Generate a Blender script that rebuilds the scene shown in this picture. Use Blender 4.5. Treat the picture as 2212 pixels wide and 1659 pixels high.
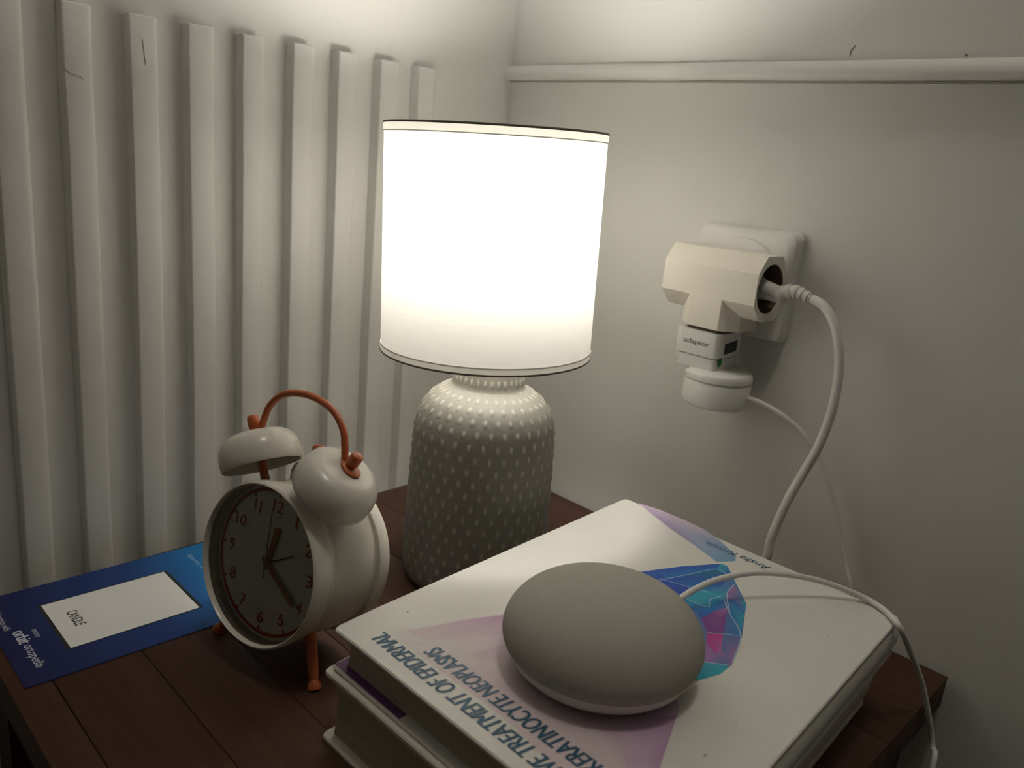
import bpy, bmesh, math, random
from mathutils import Vector, Matrix

random.seed(7)
for o in list(bpy.data.objects):
    bpy.data.objects.remove(o, do_unlink=True)
SC = bpy.context.scene
COL = SC.collection
PI = math.pi

# ------------------------------------------------------------------ camera
CAM = Vector((0.58395, -0.5562, 0.8))
RIGHT = Vector((0.69381, 0.71440, 0.09089))
UP = Vector((-0.25114, 0.12172, 0.96027))
BACK = Vector((0.67495, -0.68907, 0.26386))
FPX = 1772.46                                   # focal length in pixels of the 2212 x 1659 frame
cam_data = bpy.data.cameras.new('camera')
cam_data.sensor_fit = 'HORIZONTAL'
cam_data.sensor_width = 36.0
cam_data.lens = FPX / 2212 * 36.0
cam_data.clip_start = 0.02
cam_data.dof.use_dof = True
cam_data.dof.focus_distance = 0.50
cam_data.dof.aperture_fstop = 10.0
cam = bpy.data.objects.new('camera', cam_data)
COL.objects.link(cam)
cam.matrix_world = Matrix(((RIGHT.x, UP.x, BACK.x, CAM.x), (RIGHT.y, UP.y, BACK.y, CAM.y),
                           (RIGHT.z, UP.z, BACK.z, CAM.z), (0, 0, 0, 1)))
SC.camera = cam

# ------------------------------------------------------------------ world, exposure
world = bpy.data.worlds.new('world')
SC.world = world
world.use_nodes = True
world.node_tree.nodes['Background'].inputs[0].default_value = (0.9, 0.95, 1.0, 1)
world.node_tree.nodes['Background'].inputs[1].default_value = 0.02
SC.view_settings.view_transform = 'Standard'
SC.view_settings.look = 'None'
SC.view_settings.gamma = 1.0
SC.view_settings.use_curve_mapping = False
SC.view_settings.exposure = 0.0
SC.cycles.use_denoising = True
SC.cycles.sample_clamp_indirect = 6.0
BULB = 112.0                                      # emission of the lamp's bulb
BULB_COL = (1.0, 0.962, 0.875)
# ceiling light of the room, dim, well above the table
ceil_data = bpy.data.lights.new('ceiling_lamp', 'POINT')
ceil_data.energy = 10.5
ceil_data.shadow_soft_size = 0.07
ceil_data.color = (1.0, 0.94, 0.84)
ceil_light = bpy.data.objects.new('ceiling_lamp', ceil_data)
COL.objects.link(ceil_light)
ceil_light.location = (0.56, -0.37, 2.28)
TZ = 0.5                                         # height of the table top


def at(px, py, axis, val):
    """point where the sight line through a photo pixel meets the plane axis = val"""
    r = RIGHT * ((px - 1106) / FPX) - UP * ((py - 829.5) / FPX) - BACK
    return CAM + r * ((val - CAM[axis]) / r[axis])


# ------------------------------------------------------------------ materials
def nodes_of(m):
    m.use_nodes = True
    return m.node_tree.nodes, m.node_tree.links


def mat(name, col, rough=0.5, spec=0.5, noise=0.0, nscale=40.0, bump=0.0, bscale=200.0, coat=0.0, sheen=0.0, detail=3.0):
    m = bpy.data.materials.new(name)
    n, l = nodes_of(m)
    b = n['Principled BSDF']
    b.inputs['Base Color'].default_value = (*col, 1)
    b.inputs['Roughness'].default_value = rough
    b.inputs['Specular IOR Level'].default_value = spec
    b.inputs['Coat Weight'].default_value = coat
    b.inputs['Sheen Weight'].default_value = sheen
    tc = n.new('ShaderNodeTexCoord')
    if noise:
        t = n.new('ShaderNodeTexNoise'); t.inputs['Scale'].default_value = nscale; t.inputs['Detail'].default_value = detail
        l.new(tc.outputs['Object'], t.inputs['Vector'])
        r = n.new('ShaderNodeMapRange')
        r.inputs['From Min'].default_value = 0.25; r.inputs['From Max'].default_value = 0.75
        r.inputs['To Min'].default_value = 1 - noise; r.inputs['To Max'].default_value = 1 + noise
        l.new(t.outputs['Fac'], r.inputs['Value'])
        mx = n.new('ShaderNodeVectorMath'); mx.operation = 'SCALE'
        mx.inputs[0].default_value = col
        l.new(r.outputs['Result'], mx.inputs['Scale'])
        l.new(mx.outputs['Vector'], b.inputs['Base Color'])
    if bump:
        t2 = n.new('ShaderNodeTexNoise'); t2.inputs['Scale'].default_value = bscale; t2.inputs['Detail'].default_value = detail
        l.new(tc.outputs['Object'], t2.inputs['Vector'])
        bp = n.new('ShaderNodeBump'); bp.inputs['Strength'].default_value = 1.0; bp.inputs['Distance'].default_value = bump
        l.new(t2.outputs['Fac'], bp.inputs['Height'])
        l.new(bp.outputs['Normal'], b.inputs['Normal'])
    return m


def mat_vcol(name, rough=0.45, spec=0.15):
    m = bpy.data.materials.new(name)
    n, l = nodes_of(m)
    a = n.new('ShaderNodeVertexColor'); a.layer_name = 'ink'
    b = n['Principled BSDF']
    l.new(a.outputs['Color'], b.inputs['Base Color'])
    b.inputs['Roughness'].default_value = rough
    b.inputs['Specular IOR Level'].default_value = spec
    return m


def mat_wood(name, c1, c2, rough=0.42):
    m = bpy.data.materials.new(name)
    n, l = nodes_of(m)
    b = n['Principled BSDF']
    tc = n.new('ShaderNodeTexCoord')
    mp = n.new('ShaderNodeMapping'); mp.inputs['Scale'].default_value = (6, 90, 60)
    l.new(tc.outputs['Object'], mp.inputs['Vector'])
    t = n.new('ShaderNodeTexNoise'); t.inputs['Scale'].default_value = 1.6; t.inputs['Detail'].default_value = 6
    t.inputs['Distortion'].default_value = 0.6
    l.new(mp.outputs['Vector'], t.inputs['Vector'])
    cr = n.new('ShaderNodeValToRGB')
    cr.color_ramp.elements[0].position = 0.35; cr.color_ramp.elements[0].color = (*c1, 1)
    cr.color_ramp.elements[1].position = 0.72; cr.color_ramp.elements[1].color = (*c2, 1)
    l.new(t.outputs['Fac'], cr.inputs['Fac'])
    l.new(cr.outputs['Color'], b.inputs['Base Color'])
    bp = n.new('ShaderNodeBump'); bp.inputs['Distance'].default_value = 0.0003
    l.new(t.outputs['Fac'], bp.inputs['Height']); l.new(bp.outputs['Normal'], b.inputs['Normal'])
    b.inputs['Roughness'].default_value = rough
    b.inputs['Specular IOR Level'].default_value = 0.18
    return m


def mat_translucent(name, col, trans):
    m = bpy.data.materials.new(name)
    n, l = nodes_of(m)
    n.remove(n['Principled BSDF'])
    out = n['Material Output']
    d = n.new('ShaderNodeBsdfDiffuse'); t = n.new('ShaderNodeBsdfTranslucent'); mx = n.new('ShaderNodeMixShader')
    tc = n.new('ShaderNodeTexCoord'); mp = n.new('ShaderNodeMapping'); mp.inputs['Scale'].default_value = (30, 30, 260)
    nz = n.new('ShaderNodeTexNoise'); nz.inputs['Scale'].default_value = 2.0
    l.new(tc.outputs['Object'], mp.inputs['Vector']); l.new(mp.outputs['Vector'], nz.inputs['Vector'])
    r = n.new('ShaderNodeMapRange'); r.inputs['To Min'].default_value = 0.94; r.inputs['To Max'].default_value = 1.04
    l.new(nz.outputs['Fac'], r.inputs['Value'])
    sc = n.new('ShaderNodeVectorMath'); sc.operation = 'SCALE'; sc.inputs[0].default_value = col
    l.new(r.outputs['Result'], sc.inputs['Scale'])
    l.new(sc.outputs['Vector'], d.inputs['Color']); l.new(sc.outputs['Vector'], t.inputs['Color'])
    mx.inputs['Fac'].default_value = trans
    l.new(d.outputs[0], mx.inputs[1]); l.new(t.outputs[0], mx.inputs[2]); l.new(mx.outputs[0], out.inputs['Surface'])
    return m


def mat_emit(name, col, strength):
    m = bpy.data.materials.new(name)
    n, l = nodes_of(m)
    n.remove(n['Principled BSDF'])
    e = n.new('ShaderNodeEmission'); e.inputs[0].default_value = (*col, 1); e.inputs[1].default_value = strength
    l.new(e.outputs[0], n['Material Output'].inputs['Surface'])
    return m


def mat_glass(name):
    m = bpy.data.materials.new(name)
    n, l = nodes_of(m)
    n.remove(n['Principled BSDF'])
    t = n.new('ShaderNodeBsdfTransparent'); t.inputs[0].default_value = (0.93, 0.94, 0.92, 1)
    g = n.new('ShaderNodeBsdfGlossy'); g.inputs['Roughness'].default_value = 0.02
    f = n.new('ShaderNodeFresnel'); f.inputs[0].default_value = 1.45
    mx = n.new('ShaderNodeMixShader')
    l.new(f.outputs[0], mx.inputs['Fac']); l.new(t.outputs[0], mx.inputs[1]); l.new(g.outputs[0], mx.inputs[2])
    l.new(mx.outputs[0], n['Material Output'].inputs['Surface'])
    return m


M = {}
M['wall'] = mat('white_wall_paint', (0.74, 0.73, 0.695), 0.6, 0.25, 0.02, 9, 0.00018, 160)
M['slat'] = mat('white_gloss_slat_paint', (0.74, 0.73, 0.70), 0.42, 0.35, 0.03, 16, 0.0005, 45, detail=5)
M['far_wall'] = mat('muted_far_wall', (0.62, 0.60, 0.56), 0.8, 0.2, 0.03, 6)
M['floor'] = mat('dark_floor_boards', (0.05, 0.035, 0.025), 0.6, 0.3, 0.3, 12)
M['ceiling'] = mat('ceiling_paint', (0.6, 0.59, 0.56), 0.8, 0.2, 0.02, 6)
M['wood'] = mat_wood('dark_stained_wood', (0.050, 0.022, 0.014), (0.070, 0.032, 0.020), 0.55)
M['ceramic'] = None
M['white_plastic'] = mat('white_plastic', (0.78, 0.77, 0.74), 0.3, 0.5, 0.01, 20)
M['cream_plastic'] = mat('cream_plastic', (0.84, 0.79, 0.70), 0.38, 0.45, 0.015, 20)
M['cable'] = mat('white_cable_rubber', (0.72, 0.70, 0.67), 0.45, 0.4, 0.02, 60)
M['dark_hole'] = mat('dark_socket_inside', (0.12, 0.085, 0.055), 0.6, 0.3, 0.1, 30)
M['metal_pin'] = mat('dull_metal', (0.35, 0.33, 0.3), 0.35, 0.5, 0.05, 40)
M['clock_white'] = mat('cream_enamel', (0.66, 0.63, 0.56), 0.25, 0.5, 0.02, 30)
M['clock_dial'] = mat('clock_dial_paper', (0.86, 0.82, 0.73), 0.7, 0.2, 0.02, 30)
M['orange'] = mat('orange_enamel', (0.42, 0.10, 0.028), 0.35, 0.5, 0.05, 60)
M['red_print'] = mat('red_dial_print', (0.50, 0.085, 0.035), 0.7, 0.2, 0.03, 60)
M['orange_hand'] = mat('brown_orange_hand', (0.42, 0.15, 0.04), 0.5, 0.3, 0.03, 60)
M['dark_hand'] = mat('dark_hand', (0.05, 0.05, 0.045), 0.5, 0.3, 0.03, 60)
M['grey_hand'] = mat('grey_hand', (0.26, 0.25, 0.2), 0.5, 0.3, 0.03, 60)
M['glass'] = mat_glass('clock_glass')
M['fabric'] = None
M['spk_base'] = mat('pale_grey_plastic', (0.62, 0.60, 0.56), 0.45, 0.4, 0.02, 30)
M['book_cover'] = mat('white_book_cover', (0.68, 0.665, 0.625), 0.38, 0.4, 0.035, 30, 0.0002, 90)
M['book_cover_b'] = mat('worn_book_board', (0.66, 0.63, 0.56), 0.5, 0.35, 0.05, 30, 0.0002, 90)
M['purple'] = mat('purple_endpaper', (0.15, 0.06, 0.18), 0.5, 0.3, 0.06, 60)
M['ink'] = mat_vcol('printed_ink')
M['title'] = mat('dark_teal_ink', (0.035, 0.10, 0.17), 0.5, 0.3, 0.1, 80)
M['shade'] = mat_translucent('white_shade_fabric', (0.80, 0.785, 0.74), 0.250)
M['shade_rim'] = mat_translucent('folded_shade_edge', (0.76, 0.735, 0.67), 0.15)
M['rim_edge'] = mat('dark_shade_wire', (0.13, 0.115, 0.09), 0.6, 0.3, 0.05, 40)
M['bulb'] = mat_emit('lit_bulb', BULB_COL, BULB)
M['card_white'] = mat('card_white_print', (0.88, 0.88, 0.87), 0.4, 0.4, 0.01, 40)
M['card_black'] = mat('card_black_print', (0.02, 0.02, 0.022), 0.4, 0.4, 0.05, 40)
M['card_text'] = mat('card_pale_lettering', (0.62, 0.63, 0.70), 0.4, 0.4, 0.03, 40)
M['card_blue_text'] = mat('card_light_blue_lettering', (0.35, 0.50, 0.72), 0.4, 0.4, 0.03, 40)
M['grey_print'] = mat('grey_label_print', (0.24, 0.22, 0.21), 0.5, 0.3, 0.15, 300)
M['black_label'] = mat('black_sticker', (0.015, 0.018, 0.02), 0.4, 0.4, 0.05, 60)
M['green_dot'] = mat('green_sticker', (0.008, 0.20, 0.02), 0.4, 0.4, 0.03, 60)
M['mark'] = mat('scuff_and_shade_grey', (0.30, 0.28, 0.25), 0.7, 0.2, 0.1, 200)
M['crack'] = mat('shallow_paint_crack', (0.50, 0.48, 0.44), 0.7, 0.2, 0.1, 200)


def page_mat():
    m = bpy.data.materials.new('page_edges')
    n, l = nodes_of(m)
    b = n['Principled BSDF']
    tc = n.new('ShaderNodeTexCoord'); mp = n.new('ShaderNodeMapping'); mp.inputs['Scale'].default_value = (5, 5, 1600)
    t = n.new('ShaderNodeTexNoise'); t.inputs['Scale'].default_value = 1.0; t.inputs['Detail'].default_value = 3
    l.new(tc.outputs['Object'], mp.inputs['Vector']); l.new(mp.outputs['Vector'], t.inputs['Vector'])
    cr = n.new('ShaderNodeValToRGB')
    cr.color_ramp.elements[0].position = 0.3; cr.color_ramp.elements[0].color = (0.30, 0.27, 0.20, 1)
    cr.color_ramp.elements[1].position = 0.7; cr.color_ramp.elements[1].color = (0.46, 0.42, 0.33, 1)
    l.new(t.outputs['Fac'], cr.inputs['Fac']); l.new(cr.outputs['Color'], b.inputs['Base Color'])
    bp = n.new('ShaderNodeBump'); bp.inputs['Distance'].default_value = 0.0002
    l.new(t.outputs['Fac'], bp.inputs['Height']); l.new(bp.outputs['Normal'], b.inputs['Normal'])
    b.inputs['Roughness'].default_value = 0.8
    return m


M['pages'] = page_mat()


def fabric_mat():
    m = bpy.data.materials.new('grey_knit_fabric')
    n, l = nodes_of(m)
    b = n['Principled BSDF']
    tc = n.new('ShaderNodeTexCoord')
    t = n.new('ShaderNodeTexNoise'); t.inputs['Scale'].default_value = 2200; t.inputs['Detail'].default_value = 2
    v = n.new('ShaderNodeTexVoronoi'); v.inputs['Scale'].default_value = 1500
    l.new(tc.outputs['Object'], t.inputs['Vector']); l.new(tc.outputs['Object'], v.inputs['Vector'])
    cr = n.new('ShaderNodeValToRGB')
    cr.color_ramp.elements[0].position = 0.3; cr.color_ramp.elements[0].color = (0.34, 0.325, 0.285, 1)
    cr.color_ramp.elements[1].position = 0.7; cr.color_ramp.elements[1].color = (0.42, 0.405, 0.36, 1)
    l.new(t.outputs['Fac'], cr.inputs['Fac']); l.new(cr.outputs['Color'], b.inputs['Base Color'])
    bp = n.new('ShaderNodeBump'); bp.inputs['Distance'].default_value = 0.0002; bp.inputs['Strength'].default_value = 0.35
    l.new(v.outputs['Distance'], bp.inputs['Height']); l.new(bp.outputs['Normal'], b.inputs['Normal'])
    b.inputs['Roughness'].default_value = 0.95; b.inputs['Specular IOR Level'].default_value = 0.1
    return m


M['fabric'] = fabric_mat()


def ceramic_mat():
    m = bpy.data.materials.new('dotted_ceramic_glaze')
    n, l = nodes_of(m)
    b = n['Principled BSDF']
    a = n.new('ShaderNodeVertexColor'); a.layer_name = 'ink'
    cr = n.new('ShaderNodeValToRGB')
    cr.color_ramp.elements[0].color = (0.20, 0.19, 0.165, 1)
    cr.color_ramp.elements[1].color = (0.36, 0.35, 0.31, 1)
    l.new(a.outputs['Color'], cr.inputs['Fac']); l.new(cr.outputs['Color'], b.inputs['Base Color'])
    b.inputs['Roughness'].default_value = 0.5; b.inputs['Specular IOR Level'].default_value = 0.35
    return m


M['ceramic'] = ceramic_mat()


# ------------------------------------------------------------------ mesh helpers
def origin_of(parent):
    v = Vector((0, 0, 0))
    while parent is not None:
        v += parent.location
        parent = parent.parent
    return v


def obj(name, verts, faces, material, parent=None, smooth=True, angle=35, loc=None, ink=None):
    """one mesh object; verts are given in world coordinates"""
    me = bpy.data.meshes.new(name)
    off = origin_of(parent)
    if loc is not None:
        off = off + (Vector(loc) - off)
    me.from_pydata([tuple(Vector(v) - off) for v in verts], [], faces)
    bm = bmesh.new(); bm.from_mesh(me)
    if ink is None:
        bmesh.ops.remove_doubles(bm, verts=bm.verts, dist=1e-7)
    bmesh.ops.recalc_face_normals(bm, faces=bm.faces)
    bm.to_mesh(me); bm.free()
    if ink is not None:
        ca = me.color_attributes.new('ink', 'FLOAT_COLOR', 'POINT')
        for i, c in enumerate(ink):
            ca.data[i].color = (*c, 1)
    if smooth:
        for p in me.polygons:
            p.use_smooth = True
        me.set_sharp_from_angle(angle=math.radians(angle))
    me.materials.append(material)
    o = bpy.data.objects.new(name, me)
    COL.objects.link(o)
    o.parent = parent
    if loc is not None:
        o.location = Vector(loc) - origin_of(parent)
    return o


def thing(name, label, cat, loc, group=None):
    o = bpy.data.objects.new(name, None)
    COL.objects.link(o)
    o.empty_display_size = 0.02
    o.location = loc
    o['label'] = label; o['category'] = cat
    if group: o['group'] = group
    return o


def tag(o, label, cat, group=None):
    o['label'] = label; o['category'] = cat
    if group: o['group'] = group
    return o


def from_bm(bm):
    bm.verts.index_update()
    vs = [v.co.copy() for v in bm.verts]
    fs = [[v.index for v in f.verts] for f in bm.faces]
    bm.free()
    return vs, fs


def rbox(lo, hi, bev=0.0, seg=2, edges=None):
    """box between two corners with rounded edges; edges: optional test on the edge's midpoint and direction"""
    bm = bmesh.new()
    bmesh.ops.create_cube(bm, size=1.0)
    lo = Vector(lo); hi = Vector(hi); c = (lo + hi) / 2; d = hi - lo
    for v in bm.verts:
        v.co = Vector((c.x + v.co.x * d.x, c.y + v.co.y * d.y, c.z + v.co.z * d.z))
    if bev:
        es = [e for e in bm.edges if edges is None or edges((e.verts[0].co + e.verts[1].co) / 2, (e.verts[1].co - e.verts[0].co).normalized())]
        bmesh.ops.bevel(bm, geom=es, offset=bev, segments=seg, profile=0.5, affect='EDGES')
    return from_bm(bm)


def prism(poly, fn, a, b, bev=0.0, seg=2):
    """2-D polygon swept from a to b; fn(u, v, w) gives the 3-D point"""
    bm = bmesh.new()
    lo = [bm.verts.new(fn(u, v, a)) for u, v in poly]
    hi = [bm.verts.new(fn(u, v, b)) for u, v in poly]
    n = len(poly)
    bm.faces.new(lo[::-1]); bm.faces.new(hi)
    for i in range(n):
        bm.faces.new((lo[i], lo[(i + 1) % n], hi[(i + 1) % n], hi[i]))
    bmesh.ops.recalc_face_normals(bm, faces=bm.faces)
    if bev:
        bmesh.ops.bevel(bm, geom=list(bm.edges), offset=bev, segments=seg, profile=0.5, affect='EDGES')
    return from_bm(bm)


def lathe(profile, seg, fn, close_bottom=True, close_top=True):
    """profile of (radius, height); fn(x, y, h) places the local point"""
    vs, fs = [], []
    for r, h in profile:
        for i in range(seg):
            t = 2 * PI * i / seg
            vs.append(fn(r * math.cos(t), r * math.sin(t), h))
    m = len(profile)
    for j in range(m - 1):
        for i in range(seg):
            k = (i + 1) % seg
            fs.append((j * seg + i, j * seg + k, (j + 1) * seg + k, (j + 1) * seg + i))
    if close_bottom:
        fs.append(tuple(range(seg))[::-1])
    if close_top:
        fs.append(tuple((m - 1) * seg + i for i in range(seg)))
    return vs, fs


def catmull(pts, per=10):
    P = [Vector(p) for p in pts]
    P = [P[0] * 2 - P[1]] + P + [P[-1] * 2 - P[-2]]
    out = []
    for i in range(1, len(P) - 2):
        p0, p1, p2, p3 = P[i - 1:i + 3]
        for k in range(per):
            t = k / per
            out.append(0.5 * (2 * p1 + (p2 - p0) * t + (2 * p0 - 5 * p1 + 4 * p2 - p3) * t * t + (3 * p1 - p0 - 3 * p2 + p3) * t ** 3))
    out.append(P[-2])
    return out


def tube(path, rad, seg=10, cap=True):
    """round tube along a list of points; rad is a number or a function of 0..1"""
    n = len(path)
    vs, fs = [], []
    tang = [(path[min(i + 1, n - 1)] - path[max(i - 1, 0)]).normalized() for i in range(n)]
    a = tang[0].orthogonal().normalized()
    for i in range(n):
        a = (a - tang[i] * a.dot(tang[i])).normalized()
        b = tang[i].cross(a)
        r = rad(i / (n - 1)) if callable(rad) else rad
        for k in range(seg):
            t = 2 * PI * k / seg
            vs.append(path[i] + (a * math.cos(t) + b * math.sin(t)) * r)
    for i in range(n - 1):
        for k in range(seg):
            q = (k + 1) % seg
            fs.append((i * seg + k, i * seg + q, (i + 1) * seg + q, (i + 1) * seg + k))
    if cap:
        fs.append(tuple(range(seg))[::-1]); fs.append(tuple((n - 1) * seg + k for k in range(seg)))
    return vs, fs


def join(*parts):
    vs, fs = [], []
    for v, f in parts:
        o = len(vs)
        vs += list(v); fs += [tuple(i + o for i in q) for q in f]
    return vs, fs


def glyphs(text, shear=0.0, extrude=0.0, offset=0.0):
    """vertices and faces of a line of lettering, scaled to unit width and unit height"""
    cu = bpy.data.curves.new('t', 'FONT')
    cu.body = text; cu.shear = shear; cu.extrude = extrude; cu.resolution_u = 3; cu.offset = offset
    o = bpy.data.objects.new('t', cu)
    COL.objects.link(o)
    bpy.context.view_layer.update()
    dg = bpy.context.evaluated_depsgraph_get()
    me = bpy.data.meshes.new_from_object(o.evaluated_get(dg))
    vs = [v.co.copy() for v in me.vertices]; fs = [tuple(p.vertices) for p in me.polygons]
    bpy.data.objects.remove(o, do_unlink=True); bpy.data.curves.remove(cu); bpy.data.meshes.remove(me)
    x0 = min(v.x for v in vs); x1 = max(v.x for v in vs); y0 = min(v.y for v in vs); y1 = max(v.y for v in vs)
    return [Vector(((v.x - x0) / (x1 - x0), (v.y - y0) / (y1 - y0), v.z)) for v in vs], fs


def lettering(name, text, org, ux, uy, w, h, material, parent, shear=0.0, offset=0.0, bold=0.0):
    vs, fs = glyphs(text, shear, 0.0, offset)
    org = Vector(org); ux = Vector(ux).normalized(); uy = Vector(uy).normalized()
    pts = [org + ux * (v.x * w) + uy * (v.y * h) for v in vs]
    if bold:                                        # heavier strokes: the outline laid down again a hair to each side
        up = ux.cross(uy)
        parts = [([p + ux * (k * bold) + up * (2e-6 * (k + 2)) for p in pts], fs) for k in (-1, -0.5, 0, 0.5, 1)]
        pts, fs = join(*parts)
    return obj(name, pts, fs, material, parent, smooth=False)


def struct(name, vf, material, parent=None, loc=None, **k):
    o = obj(name, vf[0], vf[1], material, parent, loc=loc, **k)
    if parent is None:
        o['kind'] = 'structure'
    return o


# ------------------------------------------------------------------ the room
RX, RY, RZ = 3.4, -3.4, 2.45
struct('floor', rbox((-0.1, RY - 0.1, -0.05), (RX + 0.1, 0.1, 0.0)), M['floor'], smooth=False)
struct('ceiling', rbox((-0.1, RY - 0.1, RZ), (RX + 0.1, 0.1, RZ + 0.05)), M['ceiling'], smooth=False)
wl = struct('wall_left', rbox((-0.1, RY, 0.0), (0.0, 0.0, RZ)), M['wall'], smooth=False)
wr = struct('wall_right', rbox((-0.1, 0.0, 0.0), (RX + 0.1, 0.1, RZ)), M['wall'], smooth=False)
struct('wall_back', rbox((-0.1, RY - 0.1, 0.0), (RX + 0.1, RY, RZ)), M['far_wall'], smooth=False)
struct('wall_front', rbox((RX, RY, 0.0), (RX + 0.1, 0.0, RZ)), M['far_wall'], smooth=False)

# raised vertical slats on the left wall, each a board with softened edges
SLAT_T = 0.0120
rs = random.Random(3)
for k in range(-5, 9):
    y0 = -0.3840 + 0.03850 * (k - 1) + rs.uniform(-0.0004, 0.0004)
    w = 0.0180 + rs.uniform(-0.0006, 0.0006)
    bm = bmesh.new()
    zt = 0.8665 + rs.uniform(-0.0006, 0.0006)
    # cross-section (x, y): crisp edge towards the room's near side, rounded one towards the corner
    prof = [(0.0, y0), (SLAT_T - 0.0010, y0), (SLAT_T - 0.0003, y0 + 0.0004), (SLAT_T, y0 + 0.0012),
            (SLAT_T, y0 + w - 0.0034), (SLAT_T - 0.0005, y0 + w - 0.0018), (SLAT_T - 0.0017, y0 + w - 0.0005), (SLAT_T - 0.0034, y0 + w), (0.0, y0 + w)]
    lv = []
    zs = [0.02, 0.30, 0.42, 0.48, 0.54, 0.6, 0.66, 0.72, 0.78, 0.83, zt - 0.0012, zt]
    for zi, z in enumerate(zs):
        jx = rs.uniform(-0.0003, 0.0003); jy = rs.uniform(-0.00035, 0.00035)
        ring = []
        for (x, y) in prof:
            xx = x if x == 0 else x + jx
            if zi == len(zs) - 1 and x > 0:
                xx -= 0.0012
            ring.append(bm.verts.new((xx, y + jy, z)))
        lv.append(ring)
    n = len(prof)
    for a, b in zip(lv[:-1], lv[1:]):
        for i in range(n):
            bm.faces.new((a[i], a[(i + 1) % n], b[(i + 1) % n], b[i]))
    bm.faces.new(lv[-1]); bm.faces.new(lv[0][::-1])
    vs, fs = from_bm(bm)
    obj('slat', vs, fs, M['slat'], wl, angle=50)

# fine cracks in the slats' paint
for pts in ([(308, 84), (311, 110), (315, 140)], [(140, 148), (152, 158), (170, 164), (180, 170)], [(2, 165), (14, 160), (26, 168)]):
    vs, fs = tube(catmull([at(px, py, 0, SLAT_T) for px, py in pts], 4), 0.00022, 6)
    obj('paint_crack', vs, fs, M['crack'], wl)

# rounded rail along the right wall
rail_prof = [(0.0, 0.8692), (-0.0075, 0.8694), (-0.0092, 0.8712), (-0.0096, 0.8740), (-0.0088, 0.8772), (-0.0066, 0.8800), (-0.0036, 0.8817), (0.0, 0.8822)]
rvs, rfs = [], []
NX = 60
for i in range(NX + 1):
    x = 0.0 + 2.6 * i / NX
    jz = rs.uniform(-0.00025, 0.00025)
    for (y, z) in rail_prof:
        rvs.append(Vector((x, y, z + jz)))
q = len(rail_prof)
for i in range(NX):
    for j in range(q - 1):
        rfs.append((i * q + j, i * q + j + 1, (i + 1) * q + j + 1, (i + 1) * q + j))
struct('trim_1', (rvs, rfs), M['slat'], angle=60)
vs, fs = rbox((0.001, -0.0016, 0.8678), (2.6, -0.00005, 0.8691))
obj('rail_shade_line', vs, fs, M['mark'], bpy.data.objects['trim_1'], smooth=False)  # shade line under the rail, put in as a dark grey strip
# scuffs on the right wall above the rail
for pts, r in (([(1836, 122), (1838, 110), (1848, 98)], 0.00042), ([(2084, 119), (2087, 118), (2090, 119)], 0.0007)):
    vs, fs = tube(catmull([at(px, py, 1, -0.0001) for px, py in pts], 4), r, 6)
    obj('scuff', vs, fs, M['mark'], wr)

# ------------------------------------------------------------------ bedside table
TX0, TX1, TY0, TY1 = 0.0206, 0.4675, -0.4655, -0.0055
tbl = thing('bedside_table', 'dark brown stained wooden bedside table with planked top in the corner', 'table', (0.244, -0.233, 0.0))
seams = [TY0, -0.4450, -0.3970, -0.3485, -0.3000, -0.2515, -0.2030, -0.1545, -0.1060, -0.0575, TY1]
G = 0.00012
for i in range(len(seams) - 1):
    a, b = seams[i], seams[i + 1]
    g = 0.00025 if i == 0 else G
    vs, fs = rbox((TX0, a + (g if i else 0), TZ - 0.022), (TX1, b - (g if i < len(seams) - 2 else 0), TZ), 0.0004 if i > 1 else 0.0007, 2)
    for v in vs:                                   # the top sits a touch out of square to the slatted wall
        t = (v.x - TX0) / (TX1 - TX0)
        v.x += -v.y * (0.034 * (1 - t) + 0.016 * t)
    obj('plank', vs, fs, M['wood'], tbl, loc=(0.244, (a + b) / 2, TZ - 0.011))
for (x0, x1, y0, y1) in ((TX0 + 0.02, TX1 - 0.02, TY0 + 0.02, TY0 + 0.038), (TX0 + 0.02, TX1 - 0.02, TY1 - 0.038, TY1 - 0.02),
                         (TX0 + 0.02, TX0 + 0.038, TY0 + 0.0385, TY1 - 0.0385), (TX1 - 0.038, TX1 - 0.02, TY0 + 0.0385, TY1 - 0.0385)):
    vs, fs = rbox((x0, y0, TZ - 0.092), (x1, y1, TZ - 0.0222), 0.001)
    obj('apron', vs, fs, M['wood'], tbl)
for x in (TX0 + 0.012, TX1 - 0.052):
    for y in (TY0 + 0.012, TY1 - 0.052):
        bm = bmesh.new()
        bmesh.ops.create_cube(bm, size=1.0)
        for v in bm.verts:
            t = 1.0 if v.co.z > 0 else 0.72
            v.co = Vector((x + 0.02 + v.co.x * 0.04 * t, y + 0.02 + v.co.y * 0.04 * t, 0.0 if v.co.z < 0 else TZ - 0.0222))
        bmesh.ops.bevel(bm, geom=list(bm.edges), offset=0.002, segments=2, affect='EDGES')
        vs, fs = from_bm(bm)
        obj('leg', vs, fs, M['wood'], tbl)

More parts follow.
